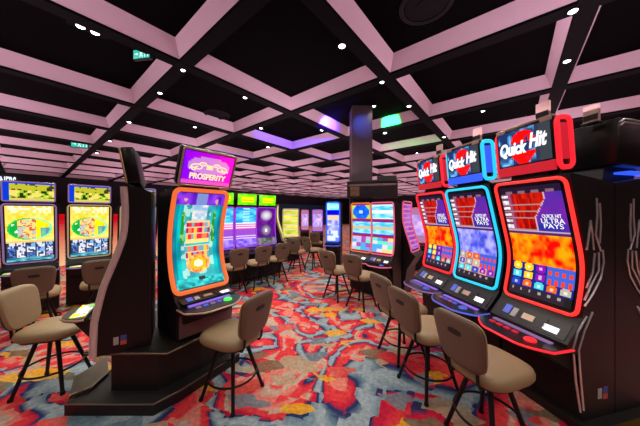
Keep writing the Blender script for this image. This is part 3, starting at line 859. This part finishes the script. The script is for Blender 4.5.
# lit sign on the left wall
wn = -VD
sp = node(1.05, 4.70); sp = Vector((sp.x, sp.y, 0))
def on_left_wall(px):     # ray through a picture column meets the wall
    k = (px-320)/F; base = node(0, 8.96)
    t = (base.x-k*base.y)/(k*UD.y-UD.x); return base+UD*t
sg = thing('wall_sign', 'white lit lettering high on the dark left wall', 'sign', tuple(on_left_wall(1)), 0)
sgp = on_left_wall(1); sgw = (on_left_wall(17)-on_left_wall(-14)).length
bm = text_bm('WINNERS', .85, .03, 0, .02, sgw)
Ms = Matrix((UD, Vector((0, 0, 1)), -VD)).transposed().to_4x4(); zs = EYE+31/F*sgp.y; Ms.translation = (0, 0, zs)
bmesh.ops.transform(bm, matrix=Ms, verts=bm.verts[:]); obj('lettering', bm, N_SIGN, sg)
bm = bmesh.new(); box(bm, (0, 0, 0), (sgw*1.15, .10, .05)); Mb = Matrix((UD, VD, Vector((0, 0, 1)))).transposed().to_4x4(); Mb.translation = Vector((0, 0, zs-.45))
bmesh.ops.transform(bm, matrix=Mb, verts=bm.verts[:]); obj('ledge', bm, GREYM, sg)

# ------------------------------------------------------------------ ceiling fittings
def up_pt(px, py, z): y = F*(z-EYE)/(CY-py); return Vector(((px-320)/F*y, y, z))
def spot(loc, power, name='lamp', col=(1, .90, .80), size=R(150), blend=1.0, rad=.06, parent=None, aim=None):
    l = bpy.data.lights.new(name, 'SPOT'); l.energy = power; l.color = col; l.spot_size = size; l.spot_blend = blend; l.shadow_soft_size = rad
    o = bpy.data.objects.new(name, l); C.objects.link(o); o.location = loc
    if aim is not None: o.rotation_euler = (Vector(aim)-Vector(loc)).to_track_quat('-Z', 'Y').to_euler()
    if parent is not None: o.parent = parent
    return o
PW = 70
def downlight(label, p, group, cool=False, twin=False, r=.055):
    t = thing('ceiling_downlight', label, 'ceiling light', tuple(p), R(141) if p[0] > 0 else R(51), group)
    r = r*.75; offs = (-.075, .075) if twin else (0,)
    bm = bmesh.new()
    if twin: box(bm, (0, 0, .03), (.44, .16, .06), bevel=.008)
    else: lathe(bm, [(r+.02, -.005), (r+.03, .0), (r+.025, .07)], seg=20)
    obj('housing', bm, BEAMB, t)
    for ox in offs:
        bm = bmesh.new(); lathe(bm, [(r*.35, -.018), (r*.8, -.014), (r, -.004), (r, .002)], (ox, 0, 0), 18); obj('lens', bm, N_LAMPW if cool else N_LAMP, t, True)
    spot((0, 0, -.05), PW*(1.3 if twin else 1)*(.12 if 'column' in label else 1), parent=t)
    return t
GD = 'downlights in the ceiling grid'
dl = [((218, 38), ZP-.06, 'bright warm downlight in the coffer above the purple topper machine', 0, 0, .07),
      ((342, 46), ZP-.06, 'bright warm downlight in the coffer left of the round ceiling speaker', 0, 0, .07),
      ((573, 11), ZB-.0, 'white downlight on the black beam at the top right of the picture', 1, 0, .06),
      ((567, 61), ZB-.0, 'white downlight on the black beam above the nearest red topper', 1, 0, .06),
      ((183, 70), ZB, 'small downlight at the beam crossing right of the green exit sign', 1, 0, .045),
      ((160, 93), ZB, 'small downlight on the black beam below the exit sign crossing', 1, 0, .05),
      ((245, 97.5), ZP-.06, 'downlight in the coffer just right of the left beam crossings', 1, 0, .06),
      ((382, 82), ZB, 'small downlight at the beam crossing right below the big pink corner', 1, 0, .05),
      ((409, 106), ZB, 'white downlight on the beam right of the column', 1, 0, .06),
      ((330, 101), ZP-.06, 'warm downlight in the blue lit coffer left of the column', 0, 0, .06),
      ((374, 106), ZB+.2, 'small dim downlight beside the top of the column', 1, 0, .05),
      ((385, 133), ZP-.1, 'warm downlight under the green lit coffer edge', 0, 0, .07),
      ((322, 130), ZP-.1, 'warm downlight left of the column below the blue glow', 0, 0, .07),
      ((444, 137), ZB, 'small downlight beyond the beam above the second red topper', 1, 0, .06),
      ((417, 153), ZB, 'distant small downlight left of the right bank toppers', 1, 0, .06),
      ((483, 111), ZP-.06, 'oval downlight in the coffer left of the nearest red topper', 1, 0, .06),
      ((129, 122), ZB, 'small downlight on the beam above the gold edged black topper', 1, 0, .06),
      ((110, 141), ZB, 'distant downlight on the left beam, second beyond the exit sign', 1, 0, .06),
      ((97, 153), ZB, 'distant downlight on the left beam, third beyond the exit sign', 1, 0, .07),
      ((58, 119.5), ZP-.06, 'small twin-spot downlight in the narrow left coffer row', 1, 1, .05),
      ((195, 127), ZP-.06, 'downlight in the coffer right above the purple topper', 1, 0, .06),
      ((261, 128), ZB, 'small downlight on the beam left of the blue glow', 1, 0, .06),
      ((268, 147), ZB, 'distant downlight on the beam right of the purple topper', 1, 0, .07),
      ((88, 29.5), ZP-.06, 'twin warm downlight in the coffer left of the exit sign', 0, 1, .065),
      ((457, 53), ZP-.06, 'twin warm downlight in the coffer right of the big pink corner', 0, 1, .065),
      ((70, 88.5), ZP-.06, 'twin small downlight in the coffer left of the lower pink corner', 1, 1, .045)]
for (px, py), z, lab, cool, twin, r in dl: downlight(lab, up_pt(px, py, z), GD, cool, twin, r)

def exit_sign(label, p, rz, sc=1.0):
    t = thing('exit_sign', label, 'exit sign', tuple(p), rz, 'green exit signs under the ceiling')
    bm = bmesh.new(); box(bm, (0, 0, 0), (.30*sc, .05, .15*sc), bevel=.006); bx = obj('housing', bm, BLACKM, t)
    bm = bmesh.new(); box(bm, (0, -.027, 0), (.27*sc, .006, .125*sc)); obj('lit_face', bm, neon('exit_green', (.02, .55, .42), 1.1), bx)
    bm = bmesh.new()
    lathe(bm, [(.011*sc, 0), (.011*sc, .004)], (0, 0, 0), 10)
    bmesh.ops.transform(bm, matrix=Matrix.Translation((.0, -.030, .038*sc)) @ Matrix.Rotation(R(90), 4, 'X'), verts=bm.verts[:])
    for a, b2 in (((0, .025), (-.005, -.01)), ((-.005, -.01), (.02, -.03)), ((.02, -.03), (.015, -.05)), ((-.005, -.01), (-.025, -.045)), ((0, .02), (.025, .005)), ((0, .02), (-.022, .0)), ((.06, -.05), (.06, .045)), ((.06, .045), (.11, .045)), ((.11, .045), (.11, -.05)), ((-.11, 0), (-.06, 0)), ((-.06, 0), (-.075, .015)), ((-.06, 0), (-.075, -.015))):
        tube(bm, [(a[0]*sc, -.032, a[1]*sc), (b2[0]*sc, -.032, b2[1]*sc)], .0055*sc, 5)
    obj('running_figure', bm, WHITE_T, bx)
    bm = bmesh.new(); tube(bm, [(0, 0, .07*sc), (0, 0, ZP-p.z)], .010, 6); obj('hanger', bm, BEAMB, t)
    return t
exit_sign('green lit exit sign hanging by the big left coffer corner', up_pt(143, 55, 4.22), R(-8))
exit_sign('small far green exit sign above the gold topper at left', up_pt(80, 144.5, 4.30), R(25), 1.7)

def speaker(label, p):
    t = thing('ceiling_speaker', label, 'speaker', tuple(p), 0, 'round speakers in the black coffers')
    bm = bmesh.new(); lathe(bm, [(.33, .0), (.33, -.02), (.30, -.035), (.27, -.02), (.27, 0)], seg=40); obj('ring', bm, mat('charcoal_ring', (.010, .009, .010), .7, spec=.1), t, True)
    bm = bmesh.new(); lathe(bm, [(.26, .0), (.26, -.012), (.12, -.018), (.11, -.03), (.01, -.034)], seg=36); obj('grille', bm, mat('charcoal_grille', (.005, .0045, .005), .8, var=.5, scale=90, spec=.1), t, True)
speaker('big round charcoal speaker in the coffer at top centre', up_pt(426, 4, ZP-.002))
speaker('faint round charcoal speaker in the coffer above the purple topper', up_pt(217, 114, ZP-.002))

# ------------------------------------------------------------------ light of the room
# added spot lamps without fittings in the coffers, to brighten the carpet
for i in range(-3, 11):
    for j in range(-4, 8):
        p = node(i+.5, j+.5)
        spot((p.x, p.y, ZP-.12), PW, 'carpet_fill_lamp')
# added fill: unseen upward area lamps above the banks that brighten the pink coffers
def uplight(x, y, z, sx, sy, e, col=(1.0, .70, .84)):
    l = bpy.data.lights.new('coffer_fill_uplight', 'AREA'); l.shape = 'RECTANGLE'; l.size = sx; l.size_y = sy; l.energy = e; l.color = col
    o = bpy.data.objects.new('coffer_fill_uplight', l); C.objects.link(o); o.location = (x, y, z); o.rotation_euler = (PI, 0, R(39))
for i in (-2, 0, 2, 4, 6, 8, 10):
    for j in (-3, -1, 1, 3, 5, 7):
        p = node(i, j); uplight(p.x, p.y, 2.75, 2.4, 2.4, 56)
# blue and green effect lamps by the head of the column
spot((.35, 6.35, 4.10), 700, 'blue_effect_lamp', (.05, .02, 1), R(82), .5, .03, aim=(.0, 7.1, 4.36))
spot((.95, 5.35, 4.3), 60, 'blue_effect_lamp', (.03, .12, 1), R(50), .9, .03, aim=(1.05, 5.96, 4.0))
spot((1.62, 6.15, 4.12), 300, 'green_effect_lamp', (.0, 1, .12), R(48), .4, .03, aim=(2.10, 6.85, 4.36))

# ------------------------------------------------------------------ camera and view
cam = bpy.data.cameras.new('camera'); cam.sensor_width = 36; cam.lens = F/640*36; cam.clip_start = .02
co = bpy.data.objects.new('camera', cam); C.objects.link(co); co.location = (0, 0, EYE); co.rotation_euler = (R(90), 0, 0)
sc = bpy.context.scene; sc.camera = co
w = bpy.data.worlds.new('interior'); w.use_nodes = True; w.node_tree.nodes['Background'].inputs[0].default_value = (0, 0, 0, 1); sc.world = w
vs = sc.view_settings; vs.view_transform = 'Standard'; vs.look = 'None'; vs.gamma = 1; vs.use_curve_mapping = False; vs.exposure = 0
sc.cycles.max_bounces = 6; sc.cycles.sample_clamp_indirect = 6
